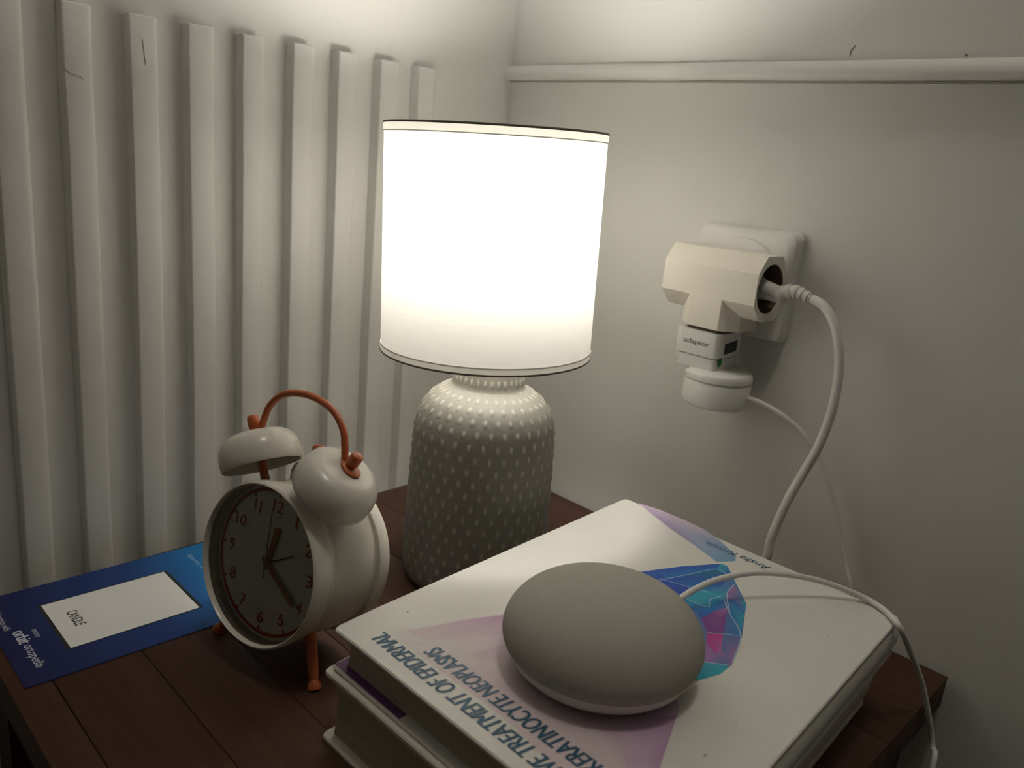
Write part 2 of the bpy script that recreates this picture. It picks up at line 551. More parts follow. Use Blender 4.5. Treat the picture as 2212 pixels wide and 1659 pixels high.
# ------------------------------------------------------------------ table lamp
LAX, LAY = 0.1820, -0.1695
LZ = TZ
lamp = thing('table_lamp', 'lit table lamp with white drum shade on a dotted ceramic base', 'lamp', (LAX, LAY, LZ))
ctrl = [(0.0000, 0.0000), (0.0440, 0.0000), (0.0486, 0.0012), (0.0515, 0.0048), (0.0527, 0.0105), (0.0529, 0.0200), (0.0525, 0.0400), (0.0518, 0.0650),
        (0.0512, 0.0850), (0.0507, 0.1020), (0.0502, 0.1120), (0.0490, 0.1200), (0.0466, 0.1275), (0.0425, 0.1345), (0.0370, 0.1396), (0.0310, 0.1432), (0.0272, 0.1452),
        (0.0258, 0.1470), (0.0252, 0.1500), (0.0246, 0.1560), (0.0242, 0.1590)]
prof = [(v.x, v.y) for v in catmull([Vector((r, z, 0)) for r, z in ctrl[1:]], 14)]
arc = [0.0]
for a, b in zip(prof[:-1], prof[1:]):
    arc.append(arc[-1] + math.hypot(b[0] - a[0], b[1] - a[1]))
SEG, NDOT, ROW = 396, 33, 0.0085
vs, fs, ink = [], [], []
for j, (r, z) in enumerate(prof):
    a = prof[max(j - 1, 0)]; b = prof[min(j + 1, len(prof) - 1)]
    tr, tz = b[0] - a[0], b[1] - a[1]
    ln = math.hypot(tr, tz) or 1
    nr, nz = tz / ln, -tr / ln
    neck = z > 0.1462
    for i in range(SEG):
        t = 2 * PI * i / SEG
        hgt = 0.0
        if 0.006 < z < 0.1455 or 0.1478 < z < 0.1565:
            row = ROW if not neck else 0.0088
            k = arc[j] / row
            best = 0.0
            for rr in (math.floor(k), math.floor(k) + 1):
                ph = 0.5 * (rr % 2)
                u = t / (2 * PI) * NDOT - ph
                du = (u - round(u)) * (2 * PI * r / NDOT)
                dv = (arc[j] - rr * row)
                cell = 2 * PI * r / NDOT
                wu = min(0.00160, cell * 0.27)
                wv = 0.0029 if not neck else 0.0030
                d = (du / wu) ** 2 + (dv / wv) ** 2
                if d < 1:
                    best = max(best, (1 - d) ** 0.8)
            hgt = best
        dd = 0.00062 * hgt
        R_ = r + nr * dd
        vs.append(Vector((LAX + R_ * math.cos(t), LAY + R_ * math.sin(t), LZ + z + nz * dd)))
        ink.append((hgt, hgt, hgt))
m = len(prof)
for j in range(m - 1):
    for i in range(SEG):
        k = (i + 1) % SEG
        fs.append((j * SEG + i, j * SEG + k, (j + 1) * SEG + k, (j + 1) * SEG + i))
fs.append(tuple(range(SEG))[::-1]); fs.append(tuple((m - 1) * SEG + i for i in range(SEG)))
base = obj('ceramic_base', vs, fs, M['ceramic'], lamp, ink=ink, angle=70)

# shade: slightly askew drum
tilt_dir = Vector((-RIGHT.x, -RIGHT.y, 0)).normalized()
SB, ST, SR = 0.1712, 0.3175, 0.0724
c0 = Vector((LAX, LAY, LZ + SB)) + tilt_dir * 0.0040
axis = Vector((0, 0, 1)) * math.cos(math.radians(1.9)) + tilt_dir * math.sin(math.radians(1.9))
e1 = (tilt_dir - axis * tilt_dir.dot(axis)).normalized()
e2 = axis.cross(e1)


def shp(x, y, h):
    return c0 + e1 * x + e2 * y + axis * h


SH = ST - SB
sh = obj('lamp_shade', *lathe([(SR, 0.0040), (SR, 0.3 * SH), (SR, 0.6 * SH), (SR, SH - 0.0050)], 128, shp, False, False), M['shade'], lamp)
for nm, h0, h1 in (('shade_bottom_hem', 0.0, 0.0044), ('shade_top_hem', SH - 0.0054, SH)):
    obj(nm, *lathe([(SR + 0.0005, h0), (SR + 0.0005, h1)], 128, shp, False, False), M['shade_rim'], sh)
for nm, h, rr in (('shade_top_wire', SH + 0.0002, 0.0008), ('shade_bottom_wire', -0.0004, 0.0008)):
    prof_t = [(SR + rr * math.cos(a), h + rr * math.sin(a)) for a in [2 * PI * i / 8 for i in range(9)]]
    obj(nm, *lathe(prof_t, 128, shp, False, False), M['rim_edge'], sh)
# fitting inside: socket, spokes, ring, bulb
obj('bulb_socket', *lathe([(0.012, 0.158), (0.017, 0.160), (0.017, 0.196), (0.0135, 0.200)], 32, lambda x, y, h: Vector((LAX + x, LAY + y, LZ + h))), M['white_plastic'], lamp)
for k in range(3):
    t = 2 * PI * k / 3 + 0.4
    p0 = Vector((LAX + 0.018 * math.cos(t), LAY + 0.018 * math.sin(t), LZ + 0.194))
    p1 = shp(SR * math.cos(t + 2.2), SR * math.sin(t + 2.2), 0.022)
    dirv = (Vector((p0.x, p0.y, 0)) - Vector((LAX, LAY, 0))).normalized()
    p1 = Vector((c0.x, c0.y, 0)) + dirv * (SR - 0.0012); p1.z = LZ + 0.1738
    obj('spoke', *tube([p0, (p0 + p1) / 2, p1], 0.0009, 8), M['white_plastic'], lamp)
ringp = [(0.0185 + 0.0016 * math.cos(a), 0.194 + 0.0016 * math.sin(a)) for a in [2 * PI * i / 8 for i in range(9)]]
obj('shade_ring', *lathe(ringp, 40, lambda x, y, h: Vector((LAX + x, LAY + y, LZ + h)), False, False), M['white_plastic'], lamp)
lb = lambda x, y, h: Vector((LAX + x, LAY + y, LZ + h))
obj('bulb_collar', *lathe([(0.012, 0.200), (0.0125, 0.220), (0.0150, 0.233), (0.0190, 0.2415), (0.0205, 0.2442)], 40, lb, True, True), M['white_plastic'], lamp)
bp = [(0.0255 * math.cos(t), 0.2600 + 0.0255 * math.sin(t)) for t in [-0.62 + (PI / 2 + 0.60) * i / 10 for i in range(11)]]
obj('bulb', *lathe(bp, 40, lb), M['bulb'], lamp)

# ------------------------------------------------------------------ books
def book(name, label, A, B, D, z0, z1, board, pages_in, cover_mat, parent_group):
    A = Vector((*A, 0)); B = Vector((*B, 0)); D = Vector((*D, 0))
    ev = (B - A); eu = (D - B)
    lu, lv = eu.length, ev.length
    eu.normalize(); ev.normalize()
    bk = thing(name, label, 'book', (A.x + (eu * lu + ev * lv).x / 2, A.y + (eu * lu + ev * lv).y / 2, z0), parent_group)

    def P(u, v, z):
        return Vector((A.x, A.y, 0)) + eu * u + ev * v + Vector((0, 0, z))

    def board_mesh(za, zb, top):
        bm = bmesh.new()
        us = [0.0, 0.003, 0.02, lu * 0.5, lu - 0.020, lu - 0.0125, lu - 0.0100, lu - 0.0075, lu - 0.004, lu]
        vs_ = [0.0, 0.004, 0.03, lv * 0.35, lv * 0.7, lv - 0.03, lv - 0.004, lv]
        def zz(u, v, z):
            d = 0.0
            if abs(u - (lu - 0.010)) < 0.001: d = -0.0002 if top else 0.0002
            if u > lu - 0.0045: d -= (0.0003 if top else -0.0003)
            if top and u < 0.0035 and v < 0.0045: d -= 0.0006
            return z + d
        grid = {}
        for s, z in ((0, za), (1, zb)):
            for i, u in enumerate(us):
                for j, v in enumerate(vs_):
                    # rounded corners on the fore-edge
                    uu, vv = u, v
                    if i == 0 and j in (0, len(vs_) - 1): uu += 0.0011; vv += 0.0011 if j == 0 else -0.0011
                    if i == len(us) - 1 and j in (0, len(vs_) - 1): uu -= 0.0014; vv += 0.0014 if j == 0 else -0.0014
                    grid[s, i, j] = bm.verts.new(P(uu, vv, zz(u, v, z)))
        I, J = len(us), len(vs_)
        for s in (0, 1):
            for i in range(I - 1):
                for j in range(J - 1):
                    bm.faces.new((grid[s, i, j], grid[s, i + 1, j], grid[s, i + 1, j + 1], grid[s, i, j + 1]))
        for i in range(I - 1):
            for j in (0, J - 1):
                bm.faces.new((grid[0, i, j], grid[0, i + 1, j], grid[1, i + 1, j], grid[1, i, j]))
        for j in range(J - 1):
            for i in (0, I - 1):
                bm.faces.new((grid[0, i, j], grid[0, i, j + 1], grid[1, i, j + 1], grid[1, i, j]))
        bmesh.ops.recalc_face_normals(bm, faces=bm.faces)
        es = [e for e in bm.edges if len(e.link_faces) == 2 and e.calc_face_angle(0) > 0.8]
        bmesh.ops.bevel(bm, geom=es, offset=min(0.0005, (zb - za) * 0.3), segments=2, affect='EDGES')
        return from_bm(bm)
    front = obj('front_cover', *board_mesh(z1 - board, z1, True), cover_mat, bk, angle=30)
    back = obj('back_cover', *board_mesh(z0, z0 + board, False), cover_mat, bk, angle=30)
    # page block, its fore-edge slightly hollow
    pg = []
    i0, i1, j0, j1 = pages_in[0], lu - 0.003, pages_in[1], lv - pages_in[1]
    zt, zb_ = z1 - board - 0.00005, z0 + board + 0.00005
    NZ = 5
    vs, fs = [], []
    for k in range(NZ):
        z = zb_ + (zt - zb_) * k / (NZ - 1)
        h = 0.0022 * (1 - (2 * k / (NZ - 1) - 1) ** 2)
        ring = [(i0 + h, j0), (i1, j0), (i1, j1), (i0 + h, j1)]
        vs += [P(u, v, z) for u, v in ring]
    for k in range(NZ - 1):
        for c in range(4):
            fs.append((k * 4 + c, k * 4 + (c + 1) % 4, k * 4 + 4 + (c + 1) % 4, k * 4 + 4 + c))
    fs += [(3, 2, 1, 0), tuple((NZ - 1) * 4 + c for c in range(4))]
    obj('page_block', vs, fs, M['pages'], bk, angle=25)
    # spine, gently rounded
    vs, fs = [], []
    NS = 10
    hgt = z1 - z0 - 0.0010
    for v in (0.0008, lv * 0.25, lv * 0.5, lv * 0.75, lv - 0.0008):
        for k in range(NS + 1):
            s = k / NS
            bul = 0.0030 * math.sin(PI * s)
            vs.append(P(lu - 0.0018 + bul, v, z0 + 0.0005 + hgt * s))
        for k in range(NS, -1, -1):
            s = k / NS
            bul = 0.0030 * math.sin(PI * s)
            vs.append(P(lu - 0.0038 + bul, v, z0 + 0.0005 + hgt * s))
    n = 2 * (NS + 1)
    for r_ in range(4):
        for k in range(n):
            fs.append((r_ * n + k, r_ * n + (k + 1) % n, (r_ + 1) * n + (k + 1) % n, (r_ + 1) * n + k))
    fs += [tuple(range(n))[::-1], tuple(4 * n + k for k in range(n))]
    sp = obj('spine', vs, fs, cover_mat, bk, angle=40)
    return bk, front, back, sp, P, eu, ev, lu, lv


BZ1, BZM = 0.5660, 0.5420
A1, B1, D1 = (0.2737, -0.3512), (0.2530, -0.0875), (0.4537, -0.0848)
bk1, fr1, bb1, sp1, P1, eu1, ev1, lu1, lv1 = book('book', 'white medical textbook with crystal cover, topmost of the two books', A1, B1, D1, BZM, BZ1, 0.0022, (0.0060, 0.0060), M['book_cover'], 'stacked books')
A2, B2, D2 = (0.2712, -0.3545), (0.2510, -0.0830), (0.4440, -0.0800)
bk2, fr2, bb2, sp2, P2, eu2, ev2, lu2, lv2 = book('book', 'thick worn hardcover book lying under the white textbook', A2, B2, D2, TZ, BZM - 0.0001, 0.0028, (0.0050, 0.0050), M['book_cover_b'], 'stacked books')


def patch(name, pts, parent, z, thick=0.0):
    """flat print on the cover: polygon of (px, py, colour), corner colours blended"""
    P_ = [at(p[0], p[1], 2, BZ1) for p in pts]
    vs = [Vector((p.x, p.y, z)) for p in P_]
    c = sum(vs, Vector()) / len(vs)
    cc = tuple(sum(p[2][i] for p in pts) / len(pts) for i in range(3))
    n = len(vs)
    return obj(name, vs + [c], [(i, (i + 1) % n, n) for i in range(n)], M['ink'], parent, smooth=False, ink=[p[2] for p in pts] + [cc])


W = (0.68, 0.665, 0.625)
PK = (0.66, 0.56, 0.575)
PU = (0.47, 0.29, 0.47)
LP = (0.58, 0.44, 0.56)
e = 0.00006
patch('cover_print', [(838, 1366, W), (960, 1345, (0.70, 0.62, 0.63)), (1090, 1326, (0.60, 0.46, 0.57)), (1300, 1340, LP), (1440, 1450, LP), (1468, 1530, LP), (1425, 1659, (0.55, 0.39, 0.50)), (1405, 1740, PK),
                      (1240, 1700, PK), (1100, 1560, PK), (960, 1455, PK)], fr1, BZ1 + e)
patch('cover_print', [(880, 1364, PK), (1000, 1340, (0.58, 0.42, 0.55)), (1100, 1328, PU), (1200, 1335, PU), (1200, 1372, LP), (1090, 1372, LP), (1000, 1380, PK), (920, 1382, PK)], fr1, BZ1 + 2 * e)
patch('cover_print', [(1000, 1420, PK), (1095, 1390, LP), (1200, 1400, PU), (1180, 1450, LP), (1080, 1430, PK)], fr1, BZ1 + 2 * e)
patch('cover_print', [(1340, 1560, LP), (1462, 1545, PU), (1425, 1659, PU), (1405, 1730, LP), (1360, 1720, LP), (1350, 1640, LP)], fr1, BZ1 + 2 * e)
# shard towards the bottom of the cover
BL = (0.16, 0.30, 0.46)
patch('cover_print', [(1378, 1086, (0.50, 0.37, 0.55)), (1430, 1103, (0.55, 0.44, 0.56)), (1475, 1122, (0.56, 0.47, 0.56)), (1520, 1143, (0.50, 0.44, 0.55)), (1556, 1168, (0.30, 0.38, 0.50)), (1590, 1200, BL), (1588, 1212, BL),
                      (1548, 1214, (0.20, 0.36, 0.50)), (1500, 1178, (0.24, 0.30, 0.44)), (1450, 1144, (0.32, 0.26, 0.42)), (1410, 1112, (0.40, 0.29, 0.46))], fr1, BZ1 + e)
DB = (0.035, 0.08, 0.36); MB_ = (0.03, 0.16, 0.42); TE = (0.03, 0.16, 0.20); CY = (0.05, 0.30, 0.42); VI = (0.20, 0.07, 0.26); MG = (0.42, 0.06, 0.24); PP = (0.30, 0.16, 0.34); SL = (0.10, 0.16, 0.36)
facets = [
    [(1380, 1236, DB), (1470, 1224, DB), (1556, 1218, DB), (1548, 1230, MB_), (1440, 1251, MB_)],
    [(1556, 1218, CY), (1570, 1222, CY), (1579, 1238, DB), (1570, 1246, DB), (1548, 1231, CY)],
    [(1440, 1251, DB), (1548, 1231, TE), (1570, 1246, DB), (1562, 1262, DB), (1500, 1271, MB_)],
    [(1420, 1240, DB), (1440, 1251, DB), (1500, 1271, DB), (1474, 1290, DB), (1400, 1260, DB)],
    [(1500, 1271, MB_), (1562, 1262, DB), (1578, 1245, SL), (1586, 1262, SL), (1566, 1290, CY), (1520, 1292, CY)],
    [(1474, 1290, CY), (1500, 1271, CY), (1530, 1276, CY), (1566, 1290, CY), (1558, 1302, MB_), (1528, 1312, CY)],
    [(1474, 1290, CY), (1528, 1312, MB_), (1556, 1304, MB_), (1540, 1322, MB_), (1515, 1336, DB)],
    [(1566, 1290, PP), (1586, 1262, PP), (1612, 1304, CY), (1608, 1330, MB_), (1585, 1300, DB)],
    [(1566, 1290, SL), (1585, 1300, MB_), (1608, 1330, CY), (1603, 1350, CY), (1582, 1330, MB_), (1570, 1310, MB_)],
    [(1515, 1336, VI), (1540, 1322, VI), (1570, 1312, PP), (1572, 1330, VI), (1562, 1368, VI), (1528, 1366, VI)],
    [(1572, 1314, SL), (1584, 1334, MB_), (1603, 1350, CY), (1600, 1374, MB_), (1562, 1370, SL)],
    [(1528, 1366, MG), (1562, 1370, MG), (1560, 1406, PP), (1545, 1410, MG), (1526, 1390, MG)],
    [(1562, 1370, SL), (1600, 1374, SL), (1590, 1410, PP), (1578, 1430, PP), (1558, 1408, SL)],
    [(1524, 1392, PP), (1545, 1410, PP), (1560, 1406, PP), (1578, 1430, SL), (1560, 1436, SL), (1520, 1430, PP)],
    [(1515, 1430, CY), (1562, 1437, CY), (1578, 1438, CY), (1556, 1456, (0.04, 0.34, 0.44)), (1505, 1471, (0.03, 0.30, 0.42)), (1490, 1450, CY)],
    [(1360, 1240, DB), (1400, 1260, DB), (1474, 1290, MB_), (1515, 1336, VI), (1524, 1392, MG), (1490, 1450, CY), (1400, 1420, VI), (1340, 1330, MB_)],
]
patch('cover_print', [(1380, 1236, DB), (1556, 1218, MB_), (1570, 1222, MB_), (1612, 1304, MB_), (1603, 1374, SL), (1580, 1438, PP), (1505, 1471, CY), (1400, 1420, VI), (1340, 1330, MB_)], fr1, BZ1 + e)
for fi, fct in enumerate(facets[:-1]):
    patch('cover_print', fct, fr1, BZ1 + 2 * e + fi * 4e-6)
lines = [[(1415, 1256), (1480, 1243), (1548, 1230), (1572, 1244)], [(1424, 1250), (1500, 1272), (1530, 1280)], [(1474, 1290), (1528, 1312), (1533, 1296), (1560, 1288)],
         [(1562, 1292), (1576, 1325), (1592, 1352)], [(1528, 1367), (1562, 1370), (1601, 1374)], [(1592, 1350), (1600, 1380), (1582, 1432)], [(1516, 1430), (1575, 1438)], [(1586, 1262), (1570, 1286), (1578, 1330)]]
for ln_ in lines:
    pth = catmull([at(px, py, 2, BZ1) for px, py in ln_], 5)
    vs, fs = [], []
    for i, p in enumerate(pth):
        d = (pth[min(i + 1, len(pth) - 1)] - pth[max(i - 1, 0)]).normalized()
        nrm = Vector((-d.y, d.x, 0)) * 0.00035
        vs += [Vector((p.x, p.y, BZ1 + 4 * e)) + nrm, Vector((p.x, p.y, BZ1 + 4 * e)) - nrm]
    for i in range(len(pth) - 1):
        fs.append((2 * i, 2 * i + 1, 2 * i + 3, 2 * i + 2))
    obj('cover_print', vs, fs, M['ink'], fr1, smooth=False, ink=[(0.34, 0.46, 0.60)] * len(vs))
# title lettering: seen upside down, its top towards the near edge
lettering('title_lettering', 'NON-INVASIVE TREATMENT OF EPIDERMAL', (0.4610, -0.3325, BZ1 + 4 * e), (-1, -0.004, 0), (0, -1, 0), 0.4610 - 0.2928, 0.0092, M['title'], fr1, 0.22, 0.0, 0.00032)
lettering('title_lettering', 'KERATINOCYTE NEOPLASMS', (0.4235, -0.3186, BZ1 + 4 * e), (-1, -0.010, 0), (0, -1, 0), 0.4235 - 0.3182, 0.0092, M['title'], fr1, 0.22, 0.0, 0.00032)
pa, pb = at(1666, 1226, 2, BZ1), at(1531, 1170, 2, BZ1)
lettering('author_lettering', 'Anska Kristin', (pa.x, pa.y, BZ1 + 4 * e), (pb - pa), (0, -1, 0), (pb - pa).length, 0.0062, M['title'], fr1, 0.1, 0.0)
# dark specks and a worn line on the cover
for px, py, r in ((1523, 1632, 0.0009), (1921, 1326, 0.0012), (1788, 1375, 0.0005), (948, 1254, 0.0006), (1590, 1560, 0.0005), (880, 1322, 0.0007), (1560, 1335, 0.0004)):
    p = at(px, py, 2, BZ1)
    vs = [Vector((p.x + r * math.cos(2 * PI * i / 9) * (0.7 + 0.5 * random.random()), p.y + r * math.sin(2 * PI * i / 9) * (0.7 + 0.5 * random.random()), BZ1 + e)) for i in range(9)]
    obj('speck', vs, [tuple(range(9))], M['mark'], fr1, smooth=False)
# purple endpaper glued inside the back cover of the top book, showing past the pages
def strip(name, P, u0, u1, v0, v1, z, m, parent):
    return obj(name, [P(u0, v0, z), P(u1, v0, z), P(u1, v1, z), P(u0, v1, z)], [(0, 1, 2, 3)], m, parent, smooth=False)
strip('endpaper', P1, 0.0012, 0.055, 0.0012, 0.0065, BZM + 0.0022 + 0.0001, M['purple'], bb1)
strip('endpaper', P1, 0.0012, 0.0070, 0.0066, 0.060, BZM + 0.0022 + 0.0001, M['purple'], bb1)
# dark specks in place of illegible lettering on the lower book's spine
for v_, z_, r in ((0.150, 0.020, 0.0014), (0.141, 0.019, 0.0011), (0.131, 0.021, 0.0013), (0.120, 0.018, 0.0010), (0.108, 0.020, 0.0014), (0.097, 0.019, 0.0011)):
    bul = 0.0030 * math.sin(PI * z_ / (BZM - TZ))
    obj('spine_lettering', [P2(lu2 - 0.0018 + bul + 0.0001, v_ + r * math.cos(2 * PI * i / 9) * (0.7 + 0.6 * random.random()), TZ + z_ + 1.3 * r * math.sin(2 * PI * i / 9) * (0.7 + 0.6 * random.random())) for i in range(9)], [tuple(range(9))], M['grey_print'], sp2, smooth=False)

# ------------------------------------------------------------------ smart speaker
SX, SY = 0.3778, -0.2676
SPZ = BZ1 + 0.0006
spk = thing('smart_speaker', 'round grey fabric smart speaker resting on the white textbook', 'speaker', (SX, SY, SPZ))
pl = lambda x, y, h: Vector((SX + x, SY + y, SPZ + h))
EQ = 0.0178
top = []
for i in range(29):
    a = (PI / 2) * i / 28
    c_, s_ = math.cos(a), math.sin(a)
    top.append((0.0485 * max(c_, 0.0) ** 0.92 + 0.00002, EQ + 0.0268 * max(s_, 0.0) ** 0.95))
low = [(0.0464, 0.0122), (0.0474, 0.0136), (0.0481, 0.0155), (0.0484, 0.0168)]
obj('fabric_top', *lathe(low + top, 96, pl), M['fabric'], spk, angle=60)
obj('plastic_base', *lathe([(0.030, 0.0), (0.0355, 0.0003), (0.0395, 0.0024), (0.0430, 0.0056), (0.0454, 0.0096), (0.0465, 0.0120), (0.0450, 0.0124)], 96, pl), M['spk_base'], spk, angle=60)
obj('rubber_foot', *lathe([(0.0305, -0.0006), (0.033, -0.0006), (0.033, 0.0004), (0.0305, 0.0004)], 48, pl), M['mark'], spk)

# ------------------------------------------------------------------ twin-bell alarm clock
CC = Vector((0.1974, -0.3533, 0.5669))
KX = Vector((0.9804, 0.1971, 0.0)); KY = Vector((-0.1938, 0.9640, -0.1823)); KZ = Vector((-0.0359, 0.1787, 0.9832))
KX.normalize(); KY.normalize(); KZ.normalize()


def K(x, y, z):
    return CC + KX * x + KY * y + KZ * z


def kl(x, z, y):            # lathe about the clock's own axis
    return K(x, y, z)


ck = thing('alarm_clock', 'cream twin bell alarm clock with orange handle and feet', 'clock', (0.1915, -0.335, TZ))
CR = 0.0475
obj('case', *lathe([(0.0440, 0.0119), (0.0467, 0.0119), (0.0462, 0.0138), (0.0452, 0.0150), (0.0448, 0.0165), (0.0452, 0.0180), (0.0456, 0.0200), (0.0457, 0.0350), (0.0456, 0.0505), (0.0452, 0.0520), (0.0400, 0.0522)], 96, kl, False, True), M['clock_white'], ck)
obj('bezel', *lathe([(0.0450, 0.0118), (0.0452, 0.0022), (0.0454, 0.0006), (0.0460, -0.0003), (0.0467, 0.0000), (0.0473, 0.0008), (0.0476, 0.0022), (0.0475, 0.0060), (0.0470, 0.0118), (0.0450, 0.0118)], 128, kl, False, False), M['clock_white'], ck, angle=60)
obj('back_cover', *lathe([(0.0400, 0.0500), (0.0466, 0.0502), (0.0477, 0.0508), (0.0480, 0.0520), (0.0478, 0.0575), (0.0470, 0.0598), (0.0450, 0.0608), (0.0150, 0.0615)], 96, kl, True, True), M['clock_white'], ck)
DY = 0.0100
dial = obj('dial', *lathe([(0.0449, DY + 0.0012), (0.0449, DY), (0.0001, DY)], 96, kl, True, True), M['clock_dial'], ck, angle=30)


def flat(name, pts, y, m, parent):
    """thin plate lying parallel to the dial, pts in dial coordinates"""
    n = len(pts)
    vs = [K(x, y, z) for x, z in pts] + [K(x, y - 0.0004, z) for x, z in pts]
    fs = [tuple(range(n)), tuple(range(2 * n - 1, n - 1, -1))] + [(i, (i + 1) % n, n + (i + 1) % n, n + i) for i in range(n)]
    return obj(name, vs, fs, m, parent, smooth=False)


RR = 0.0428
ring = [(RR, DY - 0.0001), (RR, DY - 0.0004), (RR - 0.0019, DY - 0.0004), (RR - 0.0019, DY - 0.0001)]
obj('minute_ring', *lathe(ring, 96, kl, False, False), M['red_print'], dial)
for h in range(12):
    a = 2 * PI * h / 12
    s, c = math.sin(a), math.cos(a)
    w = 0.00045
    pts = [((RR - 0.001) * s + w * c, (RR - 0.001) * c - w * s), ((RR - 0.001) * s - w * c, (RR - 0.001) * c + w * s),
           ((RR - 0.0042) * s - w * c, (RR - 0.0042) * c + w * s), ((RR - 0.0042) * s + w * c, (RR - 0.0042) * c - w * s)]
    flat('hour_tick', pts, DY - 0.0001, M['red_print'], dial)
    num = str(h if h else 12)
    gv, gf = glyphs(num, 0.0, 0.0, 0.008)
    hh = 0.0072
    ww = 0.0048 * (1.75 if len(num) == 2 and num != '11' else (0.42 if num == '1' else (1.15 if num == '11' else 1)))
    cx, cz = 0.0332 * s, 0.0332 * c
    obj('numeral', [K(cx + (v.x - 0.5) * ww, DY - 0.0003, cz + (v.y - 0.5) * hh) for v in gv], gf, M['red_print'], dial, smooth=False)


def hand(name, ang, r0, r1, w0, w1, y, m):
    a = math.radians(ang)
    s, c = math.sin(a), math.cos(a)
    pts = [(r * s + w * c, r * c - w * s) for r, w in ((r0, -w0), (r0, w0), (r1 * 0.93, w1), (r1, w1 * 0.5), (r1, -w1 * 0.5), (r1 * 0.93, -w1))]
    return flat(name, pts, y, m, ck)


hand('alarm_hand', 62, -0.0015, 0.0215, 0.00042, 0.00032, DY - 0.0010, M['dark_hand'])
hand('hour_hand', 11, -0.004, 0.0225, 0.0012, 0.0021, DY - 0.0017, M['orange_hand'])
hand('minute_hand', 122, -0.004, 0.0310, 0.0012, 0.0015, DY - 0.0024, M['orange_hand'])
hand('second_hand', 358, -0.0090, 0.0320, 0.00045, 0.00028, DY - 0.0031, M['grey_hand'])
obj('hand_pin', *lathe([(0.0019, DY), (0.0019, DY - 0.0034), (0.0012, DY - 0.0037)], 20, kl), M['orange_hand'], ck)
obj('glass', *lathe([(0.0451, 0.0030), (0.030, 0.0022), (0.015, 0.0016), (0.0002, 0.0015)], 64, kl, False, True), M['glass'], ck, angle=80)

# bells, each a shallow cup on a stem with its nut on top
PHI = math.radians(30.35)
NUT, BY = 0.0841, 0.0190
for sgn in (-1, 1):
    ax = Vector((sgn * math.sin(PHI), 0, math.cos(PHI)))
    ux = Vector((math.cos(PHI), 0, -sgn * math.sin(PHI)))

    def bl(x, y, h, ax=ax, ux=ux):
        q = ax * h + ux * x
        return K(q.x, BY + y, q.z)
    bp_ = [(0.0222, 0.0562), (0.0232, 0.0560), (0.0237, 0.0568), (0.0240, 0.0600), (0.0240, 0.0640), (0.0233, 0.0680), (0.0217, 0.0716), (0.0192, 0.0742), (0.0163, 0.0757), (0.0146, 0.0762), (0.0136, 0.0763), (0.0080, 0.0767), (0.0030, 0.0768)]
    inner = [(0.0030, 0.0752), (0.0080, 0.0751), (0.0140, 0.0747), (0.0180, 0.0730), (0.0205, 0.0705), (0.0220, 0.0670), (0.0226, 0.0630), (0.0224, 0.0590)]
    bell = obj('bell', *lathe(inner + bp_, 72, bl, True, True), M['clock_white'], ck, angle=60)
    obj('bell_stem', *lathe([(0.0030, 0.0440), (0.0026, 0.0500), (0.0024, 0.0560), (0.0024, 0.0758)], 20, bl), M['orange'], ck)
    obj('bell_nut', *lathe([(0.0030, 0.0766), (0.0031, 0.0800), (0.0036, 0.0810), (0.0037, 0.0845), (0.0033, 0.0868), (0.0018, 0.0876)], 24, bl), M['orange'], bell)
# bent-wire handle from bell to bell
hz = 0.0780
pts = []
bx, bz = math.sin(PHI) * hz, math.cos(PHI) * hz
for (x, z) in ((bx + 0.0010, bz - 0.0012), (bx - 0.0040, bz + 0.0020), (bx - 0.0062, bz + 0.0100), (bx - 0.0092, bz + 0.0180), (bx - 0.0180, bz + 0.0262), (0.0075, bz + 0.0303), (-0.0075, bz + 0.0303), (-bx + 0.0180, bz + 0.0262), (-bx + 0.0092, bz + 0.0180), (-bx + 0.0062, bz + 0.0100), (-bx + 0.0040, bz + 0.0020), (-bx - 0.0010, bz - 0.0012)):
    pts.append(K(x, BY, z))
vs1 = tube(catmull(pts, 8), lambda t: 0.0021 + 0.0006 * (abs(t - 0.5) > 0.47), 12)
ends = []
for sgn in (-1, 1):
    ax = Vector((sgn * math.sin(PHI), 0, math.cos(PHI))); ux = Vector((math.cos(PHI), 0, -sgn * math.sin(PHI)))
    def bl2(x, y, h, ax=ax, ux=ux, sgn=sgn):
        q = ax * h + ux * (x * 1.25 + sgn * 0.0012)
        return K(q.x, BY + y, q.z)
    ends.append(lathe([(0.0050, 0.0769), (0.0054, 0.0772), (0.0054, 0.0781), (0.0050, 0.0785)], 24, bl2))
obj('handle', *join(vs1, *ends), M['orange'], ck, angle=50)
# hammer between the bells
obj('hammer', *join(tube([K(0.003, 0.034, 0.043), K(0.004, 0.033, 0.056), K(0.0045, 0.030, 0.0665)], 0.0012, 8),
                    lathe([(0.0005, -0.0045), (0.0024, -0.0040), (0.0031, -0.0015), (0.0031, 0.0020), (0.0022, 0.0040), (0.0005, 0.0045)], 16, lambda x, y, h: K(0.0045 + h, 0.030 + y, 0.0665 + x))), M['orange'], ck)
obj('alarm_button', *lathe([(0.0125, 0.0440), (0.0125, 0.0485), (0.0110, 0.0525), (0.0080, 0.0552), (0.0040, 0.0563), (0.0005, 0.0565)], 32, lambda x, y, h: K(x - 0.006, 0.036 + y * 0.8, h)), M['clock_white'], ck, angle=60)
